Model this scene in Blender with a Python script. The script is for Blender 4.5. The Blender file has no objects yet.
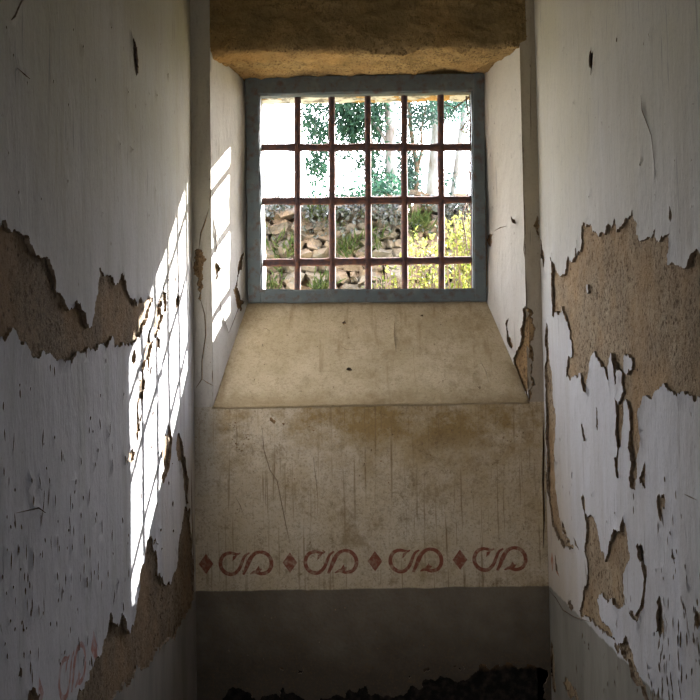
import bpy, bmesh, math, random
import numpy as np
from mathutils import Vector, Matrix, noise
from mathutils.geometry import delaunay_2d_cdt
random.seed(7)
C = bpy.context.scene.collection
V = Vector

# ------------------------------------------------------------------ camera
EYE = V((0, 0, 1.6)); F = 1000.0
yaw, pit, rol = math.atan(.00625), math.atan(.0451), math.radians(.95)
fw = V((-math.sin(yaw)*math.cos(pit), math.cos(yaw)*math.cos(pit), math.sin(pit)))
r0 = fw.cross(V((0, 0, 1))).normalized(); u0 = r0.cross(fw)
RT = r0*math.cos(rol) - u0*math.sin(rol); UP = u0*math.cos(rol) + r0*math.sin(rol)
cd = bpy.data.cameras.new('camera'); cam = bpy.data.objects.new('camera', cd); C.objects.link(cam)
cd.sensor_width = 36; cd.lens = 36*F/700; cd.clip_start = .05
cam.matrix_world = Matrix((( RT.x, UP.x, -fw.x, EYE.x), (RT.y, UP.y, -fw.y, EYE.y), (RT.z, UP.z, -fw.z, EYE.z), (0, 0, 0, 1)))
bpy.context.scene.camera = cam
def ray(x, y): return RT*((x-350)/F) + UP*((350-y)/F) + fw
def hit(x, y, o, n):
    d = ray(x, y); return EYE + d*((o-EYE).dot(n)/d.dot(n))
def atY(x, y, Y): return hit(x, y, V((0, Y, 0)), V((0, 1, 0)))

# ------------------------------------------------------------------ room dimensions (metres)
D, DB, DO = 4.53, 4.95, 5.24          # end wall face, window plane, outer face
XL, XR = atY(194, 395, D).x, atY(544, 395, D).x
TOP = 3.5; BACK = -1.6
FLt, FLb = atY(209.5, 57, D), atY(213, 405, D)
FRt, FRb = atY(519.5, 46, D), atY(528.5, 403, D)
xL0, xL1 = atY(210, 30, D).x, atY(526, 30, D).x     # ends of the rough lintel
xFL, xFR = (FLt.x+FLb.x)/2, (FRt.x+FRb.x)/2
zSF = (FLb.z+FRb.z)/2
zLF = (atY(300, 51, D).z + atY(450, 50, D).z)/2
BLt, BLb = atY(245, 77, DB), atY(248, 301, DB)
BRt, BRb = atY(484, 73, DB), atY(486, 300, DB)
xBL, xBR = (BLt.x+BLb.x)/2, (BRt.x+BRb.x)/2
zSB = (BLb.z+BRb.z)/2; zLB = (BLt.z+BRt.z)/2
print('XL', XL, 'XR', XR, 'xF', xFL, xFR, 'xB', xBL, xBR, 'z', zSF, zSB, zLF, zLB)

# ------------------------------------------------------------------ node helpers
class NT:
    def __init__(s, name, rough=.9):
        s.m = bpy.data.materials.new(name); s.m.use_nodes = True
        s.t = s.m.node_tree; s.t.nodes.clear()
        s.out = s.t.nodes.new('ShaderNodeOutputMaterial')
        s.b = s.t.nodes.new('ShaderNodeBsdfPrincipled'); s.b.inputs['Roughness'].default_value = rough
        s.b.inputs['Specular IOR Level'].default_value = .25
        s.t.links.new(s.b.outputs[0], s.out.inputs[0])
        s.tc = s.t.nodes.new('ShaderNodeTexCoord')
    def put(s, sock, v):
        if hasattr(v, 'links') or hasattr(v, 'is_output'): s.t.links.new(v, sock)
        elif isinstance(v, (tuple, list)) and len(v) == 3 and sock.type == 'RGBA': sock.default_value = (*v, 1)
        else: sock.default_value = v
    def co(s, sc=(1, 1, 1), loc=(0, 0, 0), src=None):
        n = s.t.nodes.new('ShaderNodeMapping'); n.inputs['Scale'].default_value = sc; n.inputs['Location'].default_value = loc
        s.t.links.new(src or s.tc.outputs['Object'], n.inputs[0]); return n.outputs[0]
    def noise(s, scale, detail=5, sc=(1, 1, 1), loc=(0, 0, 0), rough=.6, dist=0.):
        n = s.t.nodes.new('ShaderNodeTexNoise'); s.t.links.new(s.co(sc, loc), n.inputs['Vector'])
        n.inputs['Scale'].default_value = scale; n.inputs['Detail'].default_value = detail
        n.inputs['Roughness'].default_value = rough; n.inputs['Distortion'].default_value = dist
        return n.outputs['Fac']
    def vor(s, scale, sc=(1, 1, 1), feat='F1', out='Distance', warp=0.):
        n = s.t.nodes.new('ShaderNodeTexVoronoi'); n.feature = feat; q = s.co(sc)
        if warp:
            a = s.t.nodes.new('ShaderNodeTexNoise'); a.inputs['Scale'].default_value = 5; a.inputs['Detail'].default_value = 6; a.inputs['Roughness'].default_value = .7
            s.t.links.new(s.tc.outputs['Object'], a.inputs['Vector'])
            m = s.t.nodes.new('ShaderNodeVectorMath'); m.operation = 'MULTIPLY_ADD'; m.inputs[1].default_value = (warp,)*3
            s.t.links.new(a.outputs['Color'], m.inputs[0]); s.t.links.new(q, m.inputs[2]); q = m.outputs[0]
        s.t.links.new(q, n.inputs['Vector'])
        n.inputs['Scale'].default_value = scale; return n.outputs[out]
    def ramp(s, v, a, b, lo=0., hi=1.):
        n = s.t.nodes.new('ShaderNodeMapRange'); s.put(n.inputs[0], v)
        for i, q in zip((1, 2, 3, 4), (a, b, lo, hi)): n.inputs[i].default_value = q
        return n.outputs[0]
    def math(s, op, a, b=0.):
        n = s.t.nodes.new('ShaderNodeMath'); n.operation = op; s.put(n.inputs[0], a); s.put(n.inputs[1], b); return n.outputs[0]
    def mix(s, f, a, b):
        n = s.t.nodes.new('ShaderNodeMix'); n.data_type = 'RGBA'
        s.put(n.inputs[0], f); s.put(n.inputs[6], a); s.put(n.inputs[7], b); return n.outputs[2]
    def mottle(s, c, amt=.5, dk=(.2, .15, .1)):
        c = s.mix(s.ramp(s.noise(95, 4, rough=.8, loc=(3, 8, 1)), .52, .66, 0, amt), c, dk)
        return s.mix(s.ramp(s.noise(17, 10, rough=.85, loc=(6, 2, 1)), .53, .66, 0, amt), c, dk)
    def sep(s):
        n = s.t.nodes.new('ShaderNodeSeparateXYZ'); s.t.links.new(s.tc.outputs['Object'], n.inputs[0]); return n.outputs
    def color(s, c): s.put(s.b.inputs['Base Color'], c)
    def bump(s, h, strength=.5, dist=.01):
        n = s.t.nodes.new('ShaderNodeBump'); n.inputs['Strength'].default_value = strength; n.inputs['Distance'].default_value = dist
        s.t.links.new(h, n.inputs['Height']); s.t.links.new(n.outputs[0], s.b.inputs['Normal'])

def mat_limewash(name, base, dirt, dado, zd, paint=None, wear=(.42, .62), seed=0., olive=(.36, .33, .22)):
    """side wall limewash: vertical brush streaks, olive dirt high up, grey dado"""
    k = NT(name); z = k.sep()[2]
    c = k.mix(k.ramp(k.noise(9, 6, (1, 1, .12), (seed, 0, 0)), .42, .68), base, dirt)
    c = k.mix(k.ramp(k.noise(1.6, 4, (1, 1, .6), (seed+3, 0, 0)), .4, .7, 0, .5), c, tuple(q*.8 for q in base))
    hi = k.math('MULTIPLY', k.ramp(z, 1.75, 2.55), k.ramp(k.noise(1.3, 4, (1, 1, 1), (seed+5, 1, 0)), .3, .6, .6, 1.))
    y_ = k.math('ADD', k.sep()[1], k.ramp(k.noise(3, 6, (1, 1, .5), (seed+9, 0, 0)), .3, .7, -.5, .4))
    c = k.mix(k.math('MULTIPLY', k.ramp(y_, 3.5, 4.5), k.ramp(z, 1.0, 1.5, .75, 0)), c, (.50, .42, .31))
    c = k.mix(k.math('MULTIPLY', hi, .9), c, olive)
    # grey painted dado band below zd
    d = k.math('ADD', z, k.ramp(k.noise(14, 3), 0, 1, -.012, .012))
    c = k.mix(k.ramp(d, zd-.004, zd+.004, 1, 0), c, k.mix(k.ramp(k.noise(6, 6, (1, 1, .3)), .35, .65), dado, tuple(q*.72 for q in dado)))
    # fine scratches and specks
    sc = k.noise(60, 2, (1, 1, .06), (seed, 2, 0)); c = k.mix(k.ramp(sc, .66, .74, 0, .55), c, tuple(q*.45 for q in dirt))
    sp = k.noise(45, 3, (1, 1, .5), (seed, 4, 0)); c = k.mix(k.ramp(sp, .70, .75, 0, .7), c, (.12, .09, .06))
    c = k.mottle(c, .22, tuple(q*.5 for q in dirt))
    if paint:
        c = k.mix(k.ramp(k.noise(40, 5), *wear, .9, .35), c, paint)
    k.color(c)
    h = k.math('ADD', k.math('MULTIPLY', k.noise(5, 5, (1, 1, .5)), 1.), k.math('MULTIPLY', k.noise(40, 5, (1, 1, .35)), .35))
    k.bump(h, .55, .02)
    return k.m

def mat_endwall(name, zd, paint=None):
    """cream end wall: ochre damp stains, drips under the sill, grey dado"""
    k = NT(name); z = k.sep()[2]
    base, ochre, pale = (.58, .475, .315), (.35, .24, .10), (.68, .60, .47); x = k.sep()[0]
    c = k.mix(k.ramp(k.noise(3.2, 8, (1, 1, .8), rough=.7), .38, .62), base, pale)
    st = k.noise(3.4, 12, (1, 1, 1.2), (2, 0, 0), .78)
    upper = k.math('ADD', k.ramp(z, 1.05, 1.45, .25, .8), k.math('MULTIPLY', k.ramp(z, 1.34, 1.46, 0, .32), k.ramp(z, 1.52, 1.60, 1, 0)))
    c = k.mix(k.math('MULTIPLY', k.ramp(st, .40, .60), upper), c, ochre)
    c = k.mix(k.math('MULTIPLY', k.ramp(k.noise(5, 12, (1, 1, .9), (7, 0, 3), .8), .53, .64), .6), c, (.25, .165, .07))
    c = k.mix(k.math('MULTIPLY', k.ramp(k.noise(26, 8, (1, 1, 1), (1, 0, 3), .8), .54, .62), k.ramp(k.noise(2.5, 3), .45, .6, 0, .7)), c, (.20, .13, .06))
    edge = k.math('ADD', x, k.ramp(k.noise(12, 6), 0, 1, -.05, .05))
    c = k.mix(k.math('MULTIPLY', k.ramp(edge, xFL-.03, xFL+.05, .8, 0), k.ramp(z, 1.05, 1.35)), c, (.45, .42, .36))
    # fine hairline crazing
    cz = k.vor(7, (1, 1, .6), 'DISTANCE_TO_EDGE', warp=.35); c = k.mix(k.math('MULTIPLY', k.ramp(cz, .004, .012, .38, 0), k.ramp(k.noise(3, 2, loc=(9, 0, 0)), .5, .6)), c, (.20, .14, .08))
    # drips
    dr = k.noise(70, 4, (1, 1, .03), (4, 0, 0), .55)
    c = k.mix(k.math('MULTIPLY', k.ramp(dr, .57, .66), k.ramp(k.noise(3, 3, (1, 1, .7), (1, 1, 1)), .4, .6, .15, .8)), c, (.24, .16, .08))
    d = k.math('ADD', z, k.ramp(k.noise(9, 3), 0, 1, -.008, .008))
    dado = k.mix(k.ramp(k.noise(5, 6), .35, .65), (.135, .112, .085), (.20, .17, .13))
    c = k.mix(k.ramp(d, zd-.003, zd+.003, 1, 0), c, dado)
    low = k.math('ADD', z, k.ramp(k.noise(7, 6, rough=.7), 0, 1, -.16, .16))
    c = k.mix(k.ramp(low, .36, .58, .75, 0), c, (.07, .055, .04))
    sp = k.noise(34, 4, (1, 1, .8), (4, 0, 9)); c = k.mix(k.ramp(sp, .70, .74, 0, .8), c, (.10, .06, .03))
    c = k.mottle(c, .5, (.17, .115, .06))
    if paint: c = k.mix(k.ramp(k.noise(45, 5), .48, .68, .95, .5), c, paint)
    k.color(c)
    k.bump(k.math('ADD', k.noise(7, 8), k.math('MULTIPLY', k.noise(60, 4), .5)), .6, .018)
    return k.m

def mat_sill(name):
    k = NT(name); z = k.sep()[2]
    c = k.mix(k.ramp(k.noise(4, 10, rough=.75), .40, .60), (.58, .485, .34), (.47, .385, .25))
    c = k.mix(k.ramp(k.noise(5, 8, (1, 1, .5), (3, 1, 0), .8), .5, .64, 0, .6), c, (.28, .20, .10))
    cz = k.vor(9, (1, 1, .6), 'DISTANCE_TO_EDGE', warp=.35); c = k.mix(k.math('MULTIPLY', k.ramp(cz, .004, .012, .38, 0), k.ramp(k.noise(4, 2, loc=(9, 0, 0)), .5, .6)), c, (.20, .14, .08))
    f = k.math('ADD', z, k.ramp(k.noise(14, 6, rough=.7), 0, 1, -.06, .06)); c = k.mix(k.ramp(f, zSF, zSF+.06, .7, 0), c, (.31, .235, .13))
    dr = k.noise(22, 3, (1, .1, .08), (9, 0, 0)); c = k.mix(k.ramp(dr, .6, .68, 0, .4), c, (.27, .18, .09))
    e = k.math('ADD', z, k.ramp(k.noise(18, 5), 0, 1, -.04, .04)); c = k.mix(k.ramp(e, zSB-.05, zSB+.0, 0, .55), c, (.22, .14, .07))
    sp = k.noise(40, 4, (1, 1, 1), (4, 0, 9)); c = k.mix(k.ramp(sp, .68, .73, 0, .8), c, (.12, .08, .04))
    c = k.mottle(c, .45, (.20, .145, .08))
    k.color(c); k.bump(k.math('ADD', k.noise(8, 6), k.math('MULTIPLY', k.noise(70, 4), .5)), .6, .015)
    return k.m

def mat_mud(name, a, b, dark, black_z=None, front_shade=False):
    k = NT(name, 1.)
    c = k.mix(k.ramp(k.noise(9, 8, (1, 1, .8), rough=.75), .40, .58), a, b)
    c = k.mix(k.ramp(k.noise(75, 5, (1, 1, .7), (2, 0, 0), .7), .51, .60, 0, .85), c, dark)
    c = k.mix(k.ramp(k.noise(70, 3, (1, 1, .8), (5, 0, 0)), .66, .72, 0, .6), c, tuple(min(1, q*1.7) for q in a))
    c = k.mix(k.ramp(k.noise(3, 3, (1, 1, 1), (8, 0, 0)), .45, .65, 0, .6), c, (a[0]*1.1, a[1]*.92, a[2]*.72))
    vd = k.vor(55, (1, 1, .8)); c = k.mix(k.math('MULTIPLY', k.ramp(vd, .12, .30, 1, 0), k.ramp(k.noise(18, 3), .48, .56)), c, dark)
    if black_z:
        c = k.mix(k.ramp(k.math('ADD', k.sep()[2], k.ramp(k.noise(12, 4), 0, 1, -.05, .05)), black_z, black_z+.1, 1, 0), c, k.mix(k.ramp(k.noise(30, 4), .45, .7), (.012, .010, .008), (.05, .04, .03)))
    if front_shade: c = k.mix(k.math('MULTIPLY', k.ramp(k.noise(4, 6, (1, 1, 2), (3, 3, 0)), .3, .6, .35, .85), k.ramp(k.math('ADD', k.sep()[2], k.ramp(k.noise(12, 5), 0, 1, -.03, .03)), zLF, zLF+.03, .15, 1)), c, (.20, .14, .06))  # shade put into the colour: front face darker than the bounce-lit underside
    k.color(c); k.bump(k.math('ADD', k.noise(34, 8, (1, 1, .85), rough=.75), k.math('MULTIPLY', k.noise(110, 4), .5)), .9, .015)
    return k.m

def mat_simple(name, cols, scale=20, rough=.8, bump=.3, bd=.005, metal=0., sc=(1, 1, 1), th=(.4, .6)):
    k = NT(name, rough); k.b.inputs['Metallic'].default_value = metal
    c = cols[0]
    for i, q in enumerate(cols[1:]): c = k.mix(k.ramp(k.noise(scale*(1+.7*i), 6, sc, (i*3, 0, 0), .65), *th), c, q)
    k.color(c)
    if bump: k.bump(k.noise(scale*2.5, 6, sc), bump, bd)
    return k.m

def mat_leaf(name, a, b, trans=.5):
    k = NT(name, .55); c = k.mix(k.ramp(k.noise(22, 4), .4, .6), a, b); k.color(c)
    t = k.t.nodes.new('ShaderNodeBsdfTranslucent'); k.put(t.inputs[0], c)
    mx = k.t.nodes.new('ShaderNodeMixShader'); mx.inputs[0].default_value = trans
    k.t.links.new(k.b.outputs[0], mx.inputs[1]); k.t.links.new(t.outputs[0], mx.inputs[2]); k.t.links.new(mx.outputs[0], k.out.inputs[0])
    return k.m

# ------------------------------------------------------------------ object helpers
def mesh_obj(name, verts, faces, mats, parent=None, smooth=True, mi=None, loc=None):
    me = bpy.data.meshes.new(name)
    if loc is not None: verts = [V(v)-V(loc) for v in verts]
    me.from_pydata([tuple(v) for v in verts], [], faces)
    for m in (mats if isinstance(mats, (list, tuple)) else [mats]): me.materials.append(m)
    if smooth: me.polygons.foreach_set('use_smooth', [True]*len(me.polygons))
    if mi is not None: me.polygons.foreach_set('material_index', mi)
    me.update(); o = bpy.data.objects.new(name, me); C.objects.link(o)
    if parent is not None: o.parent = parent
    return o
def struct(o): o['kind'] = 'structure'; return o
def tag(o, label, cat, group=None, kind=None):
    o['label'] = label; o['category'] = cat
    if group: o['group'] = group
    if kind: o['kind'] = kind
    return o
def empty(name, loc):
    o = bpy.data.objects.new(name, None); o.location = loc; o.empty_display_size = .1; C.objects.link(o); return o
class MB:
    def __init__(s): s.v = []; s.f = []
    def add(s, v, f):
        n = len(s.v); s.v += [V(q) for q in v]; s.f += [[i+n for i in q] for q in f]; return s
    def prism(s, poly, axis, a, b):
        """poly: 2D list in the two other axes, extruded along axis from a to b"""
        def mk(p, t):
            return {'x': (t, p[0], p[1]), 'y': (p[0], t, p[1]), 'z': (p[0], p[1], t)}[axis]
        n = len(poly); v = [mk(p, a) for p in poly]+[mk(p, b) for p in poly]
        f = [list(range(n))[::-1], list(range(n, 2*n))]+[[i, (i+1) % n, (i+1) % n+n, i+n] for i in range(n)]
        return s.add(v, f)
    def box(s, x0, x1, y0, y1, z0, z1): return s.prism([(x0, y0), (x1, y0), (x1, y1), (x0, y1)], 'z', z0, z1)
    def tube(s, pts, rad, n=8, cap=True, wob=0., flat=1.):
        pts = [V(p) for p in pts]; rads = rad if isinstance(rad, (list, tuple)) else [rad]*len(pts)
        vs, fs = [], []; ref = None
        for i, p in enumerate(pts):
            d = (pts[min(i+1, len(pts)-1)]-pts[max(i-1, 0)]).normalized()
            if ref is None: ref = d.orthogonal().normalized() if abs(d.y) > .9 else V((0, 1, 0))
            a = d.cross(ref).normalized(); b = a.cross(d)
            for k in range(n):
                t = 2*math.pi*k/n; r = rads[i]*(1+(wob*noise.noise(p*9+V((k, 0, 0))) if wob else 0))
                vs.append(p+a*math.cos(t)*r+b*math.sin(t)*r*flat)
            if i:
                q = (i-1)*n; fs += [[q+k, q+(k+1) % n, q+n+(k+1) % n, q+n+k] for k in range(n)]
        if cap: fs += [list(range(n))[::-1], list(range(len(vs)-n, len(vs)))]
        return s.add(vs, fs)
    def build(s, name, mat, parent=None, smooth=True, loc=None): return mesh_obj(name, s.v, s.f, mat, parent, smooth, loc=loc)

def pip(pts, poly):
    """points in polygon, even-odd, vectorised"""
    x, y = pts[:, 0], pts[:, 1]; r = np.zeros(len(pts), bool); n = len(poly)
    bx0, by0 = poly.min(0); bx1, by1 = poly.max(0)
    sel = np.where((x >= bx0) & (x <= bx1) & (y >= by0) & (y <= by1))[0]
    if not len(sel): return r
    xs, ys = x[sel], y[sel]; ins = np.zeros(len(sel), bool)
    for i in range(n):
        x1, y1 = poly[i]; x2, y2 = poly[(i+1) % n]
        c = ((y1 > ys) != (y2 > ys))
        if c.any():
            xi = (x2-x1)*(ys[c]-y1)/(y2-y1)+x1
            t = ins[c]; t ^= xs[c] < xi; ins[c] = t
    r[sel] = ins; return r

def jag(poly, step, amp, rnd):
    """fractal midpoint roughening of a closed 2D outline"""
    out = []
    def rec(a, b, dep):
        L = math.hypot(b[0]-a[0], b[1]-a[1])
        if L < step or dep > 7: return
        o = max(-.012, min(.012, rnd.gauss(0, amp)*L))/1.; m = ((a[0]+b[0])/2-(b[1]-a[1])/L*o, (a[1]+b[1])/2+(b[0]-a[0])/L*o)
        rec(a, m, dep+1); out.append(m); rec(m, b, dep+1)
    n = len(poly)
    for i in range(n):
        out.append(tuple(poly[i])); rec(tuple(poly[i]), tuple(poly[(i+1) % n]), 0)
    return out

class Plane:
    def __init__(s, o, u, v, n): s.o, s.u, s.v, s.n = V(o), V(u).normalized(), V(v).normalized(), V(n).normalized()
    def px(s, x, y):
        p = hit(x, y, s.o, s.n)-s.o; return (p.dot(s.u), p.dot(s.v))
    def w(s, a, b, h=0.): return s.o+s.u*a+s.v*b+s.n*h

def sheet(name, pl, outer, holes, islands=(), paints=(), mats=(), parent=None, grid=.03, thick=.0065,
          step=.006, amp=.16, relief=.003, lip=.006, raw_holes=(), seed=1, box=None, edge_mat=None):
    """one sheet of plaster with holes broken through it, on plane pl; everything in plane coordinates"""
    rnd = random.Random(seed)
    outer = [tuple(p) for p in outer]
    holes = [jag(h, step, amp, rnd) for h in holes]+[list(h) for h in raw_holes]
    islands = [jag(h, step, amp, rnd) for h in islands]
    verts, edges = [], []
    def addloop(l):
        n = len(verts); verts.extend(V(p) for p in l); edges.extend((n+i, n+(i+1) % len(l)) for i in range(len(l)))
    for l in [outer]+holes+islands+[p for p, _ in paints]: addloop(l)
    O = np.array(outer)
    a0, b0 = O.min(0); a1, b1 = O.max(0)
    # finer points where the photo looks, coarser behind the camera
    P = []
    fa0 = a0 if box is None else max(a0, box)
    for a in np.arange(fa0+grid/2, a1, grid):
        for b in np.arange(b0+grid/2, b1, grid): P.append((a+rnd.uniform(-.2, .2)*grid, b+rnd.uniform(-.2, .2)*grid))
    if box is not None:
        for a in np.arange(a0+.06, fa0-.05, .15):
            for b in np.arange(b0+.06, b1, .15): P.append((a, b))
    P = np.array(P); P = P[pip(P, O)]
    verts.extend(V((float(p[0]), float(p[1]))) for p in P)
    vo, eo, fo, *_ = delaunay_2d_cdt(verts, edges, [], 0, 1e-5, False)
    A = np.array([(p.x, p.y) for p in vo]); T = np.array([f for f in fo if len(f) == 3])
    Cn = A[T].mean(1); keep = pip(Cn, O)
    inh = np.zeros(len(Cn), bool)
    for h in holes: inh |= pip(Cn, np.array(h))
    for h in islands: inh &= ~pip(Cn, np.array(h))
    keep &= ~inh; T = T[keep]; Cn = Cn[keep]
    mi = np.zeros(len(T), int)
    for p, m in paints: mi[pip(Cn, np.array(p))] = m
    # orientation
    d = (A[T[:, 1]]-A[T[:, 0]]); e = (A[T[:, 2]]-A[T[:, 0]]); cr = d[:, 0]*e[:, 1]-d[:, 1]*e[:, 0]
    flip = (cr < 0) if pl.u.cross(pl.v).dot(pl.n) > 0 else (cr > 0)
    T[flip] = T[flip][:, ::-1]
    cnt = {}
    for t in T:
        for i in range(3):
            q = (int(t[i]), int(t[(i+1) % 3])); k = (min(q), max(q)); cnt.setdefault(k, []).append(q)
    bnd = [q[0] for q in cnt.values() if len(q) == 1]
    bv = set(i for q in bnd for i in q)
    def on_outer(p):
        return min(abs(p[0]-a0), abs(p[0]-a1), abs(p[1]-b0), abs(p[1]-b1)) < .004
    used = sorted(set(T.ravel().tolist())); idx = {k: i for i, k in enumerate(used)}
    W = []
    for k in used:
        a, b = A[k]; q = V((a*2.2+seed*7, b*2.2, seed))
        h = relief*(noise.noise(q)+.5*noise.noise(q*2.7)+.25*noise.noise(q*7))
        if k in bv and not on_outer(A[k]): h += lip*max(0, .25+noise.noise(V((a*9, b*9, seed+3))))
        if on_outer(A[k]): h *= .2
        W.append(pl.w(a, b, h))
    faces = [[idx[int(i)] for i in t] for t in T]; mis = mi.tolist(); nb = len(mats)-1 if edge_mat is None else edge_mat
    # broken edge: own vertices so the edge stays crisp
    fr, bk = {}, {}
    for (i, j) in bnd:
        for k in (i, j):
            if k not in fr:
                fr[k] = len(W); W.append(W[idx[k]].copy()); a, b = A[k]
                bk[k] = len(W); W.append(pl.w(a, b, -thick))
        faces.append([fr[j], fr[i], bk[i], bk[j]]); mis.append(nb)
    return mesh_obj(name, W, faces, list(mats), parent, True, mis)

def crack(pts, w):
    """thin closed outline round a polyline (plane coords)"""
    n = len(pts); L, R = [], []
    for i in range(n):
        a = pts[max(i-1, 0)]; b = pts[min(i+1, n-1)]; dx, dy = b[0]-a[0], b[1]-a[1]; l = math.hypot(dx, dy) or 1
        ww = w*(.25 if i in (0, n-1) else 1)/2
        L.append((pts[i][0]-dy/l*ww, pts[i][1]+dx/l*ww)); R.append((pts[i][0]+dy/l*ww, pts[i][1]-dx/l*ww))
    return L+R[::-1]
def slit(a, b, w, h, rnd):
    """upright pick-mark"""
    return [(a, b+h*rnd.uniform(.45, .6)), (a+w*.5, b+h*.15), (a+w*rnd.uniform(.2, .5), b-h*.2), (a+w*.1, b-h*rnd.uniform(.4, .55)), (a-w*.4, b-h*.1), (a-w*rnd.uniform(.3, .5), b+h*.2)]

def stroke(pts, ws):
    """ribbon outline of a smooth brush stroke; ws width at each point"""
    P, Wd = [], []
    n = len(pts)
    for i in range(n-1):
        p0, p1, p2, p3 = pts[max(i-1, 0)], pts[i], pts[i+1], pts[min(i+2, n-1)]
        for t in (0, .25, .5, .75):
            f = lambda k: .5*((2*p1[k])+(-p0[k]+p2[k])*t+(2*p0[k]-5*p1[k]+4*p2[k]-p3[k])*t*t+(-p0[k]+3*p1[k]-3*p2[k]+p3[k])*t**3)
            P.append((f(0), f(1))); Wd.append(ws[i]*(1-t)+ws[i+1]*t)
    P.append(pts[-1]); Wd.append(ws[-1])
    L, R = [], []
    for i in range(len(P)):
        a = P[max(i-1, 0)]; b = P[min(i+1, len(P)-1)]; dx, dy = b[0]-a[0], b[1]-a[1]; l = math.hypot(dx, dy) or 1
        L.append((P[i][0]-dy/l*Wd[i]/2, P[i][1]+dx/l*Wd[i]/2)); R.append((P[i][0]+dy/l*Wd[i]/2, P[i][1]-dx/l*Wd[i]/2))
    return L+R[::-1]
PX = .00453
def motif(cx, cz, s=PX, flip=1):
    """the stencilled double scroll, centred; returns outlines"""
    A_ = [(-5.5, 10.5), (-9, 9.2), (-16, 10.6), (-22.5, 8), (-25.5, 1), (-23.5, -6), (-18, -10), (-12, -10), (-7, -5.5), (-4, 1), (-1, 7.5), (3.5, 10.3)]
    B_ = [(-3, -11), (0, -5), (3, 2), (7, 8), (13, 11), (20, 9.5), (24.5, 4), (25, -3), (21.5, -8.5), (15, -10.3), (9, -8.5), (4, -10.5)]
    o = [stroke(A_, [1, 2.4, 3.2, 3.6, 3.8, 3.8, 3.8, 3.6, 3.4, 3.2, 2.6, 1.6]),
         stroke(B_, [2.4, 3.6, 4.6, 3.8, 3.2, 3.6, 3.8, 3.8, 3.6, 3.4, 3.4, 1.]),
         [(-8, 9), (-13, 7.2), (-13.6, 2.2), (-10.5, 5)],
         [(8, -9), (12.5, -2.5), (13.5, -5), (16, -5.6), (13, -9.5)]]
    return [[(cx+flip*x*s, cz+y*s) for x, y in p] for p in o]
def diamond(cx, cz, s=PX): return [(cx-7.3*s, cz), (cx, cz-10*s), (cx+7.3*s, cz), (cx, cz+10*s)]

# ------------------------------------------------------------------ materials
zdE = atY(370, 588.5, D).z
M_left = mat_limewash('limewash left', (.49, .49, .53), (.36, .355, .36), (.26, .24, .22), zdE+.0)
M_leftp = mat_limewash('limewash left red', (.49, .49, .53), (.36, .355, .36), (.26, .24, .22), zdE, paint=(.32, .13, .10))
M_right = mat_limewash('limewash right', (.57, .575, .61), (.47, .46, .46), (.28, .265, .23), zdE, seed=11., olive=(.50, .47, .36))
M_rightp = mat_limewash('limewash right red', (.57, .575, .61), (.47, .46, .46), (.28, .265, .23), zdE, paint=(.34, .12, .06), seed=11.)
M_end = mat_endwall('end wall lime', zdE); M_endp = mat_endwall('end wall red paint', zdE, paint=(.235, .07, .04))
M_stripR = mat_limewash('beige strip', (.43, .365, .285), (.33, .27, .20), (.3, .3, .3), -5, seed=37., olive=(.40, .35, .25)); M_sill = mat_sill('sill render'); M_strip = mat_limewash('limewash strip', (.50, .47, .42), (.40, .36, .30), (.3, .3, .3), -5, seed=31., olive=(.45, .41, .32))
M_edge = mat_simple('plaster broken edge', [(.26, .20, .14), (.15, .10, .06)], 40)  # edge tinted dark to stand in for the shadowed gap behind it
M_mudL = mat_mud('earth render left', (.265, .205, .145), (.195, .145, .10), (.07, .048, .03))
M_mudR = mat_mud('earth render right', (.43, .345, .24), (.33, .25, .165), (.12, .08, .05))
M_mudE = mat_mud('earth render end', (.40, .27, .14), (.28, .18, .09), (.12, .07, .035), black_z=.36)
M_lintel = mat_mud('lintel earth', (.52, .36, .16), (.36, .24, .105), (.12, .075, .035), front_shade=True)
M_revL = mat_limewash('limewash reveal', (.66, .64, .62), (.56, .53, .50), (.3, .3, .3), -5, seed=23., olive=(.58, .55, .48))
M_revL0 = mat_simple('weathered outer lime', [(.50, .50, .47), (.38, .37, .34), (.13, .12, .10)], 9, .9, .6, .01, th=(.5, .62))
M_iron = mat_simple('painted iron', [(.12, .145, .155), (.17, .19, .19), (.11, .065, .045)], 14, .6, .4, .004, .2, th=(.5, .72))
M_rust = mat_simple('rusty iron', [(.12, .065, .06), (.18, .085, .055), (.08, .055, .06)], 22, .85, .5, .003, .1)
M_floor = mat_simple('floor concrete', [(.18, .16, .13), (.11, .095, .075)], 6, .9)
M_ceil = mat_simple('ceiling lime', [(.42, .40, .35), (.33, .30, .24)], 4, .9)
M_ext = mat_simple('outer rubble render', [(.45, .40, .33), (.36, .31, .25)], 8, .9, .6, .02)

# ------------------------------------------------------------------ wall cores
def side_core(name, X, sgn, mat, y0, y1, zlo, zhi):
    """earth-rendered wall: rough face where the plaster has fallen, thick slab behind"""
    mb = MB(); g = .0125
    ys = np.arange(y0, y1+g, g); zs = np.arange(zlo, zhi+g, g); nz = len(zs)
    vs = []
    for y in ys:
        for z in zs:
            p = V((X*5, y*7, z*4.2))
            h = .006*noise.noise(p)+.006*noise.noise(p*3.1)+.004*noise.noise(p*8.3)+.003*noise.noise(p*17)
            vs.append((X-sgn*(.0095-min(h*.9, .0035)), y, z))
    fs = [[i*nz+j, (i+1)*nz+j, (i+1)*nz+j+1, i*nz+j+1] for i in range(len(ys)-1) for j in range(nz-1)]
    if sgn < 0: fs = [f[::-1] for f in fs]
    mb.add(vs, fs)
    xa, xb = sorted((X-sgn*.035, X-sgn*.34)); mb.box(xa, xb, BACK-.3, DO, 0, TOP)
    return struct(mb.build(name, mat))
wl = side_core('wall_left', XL, 1, M_mudL, 1.9, D+.03, .2, 2.55)
wr = side_core('wall_right', XR, -1, M_mudR, 1.9, D+.03, .2, 2.55)

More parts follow.
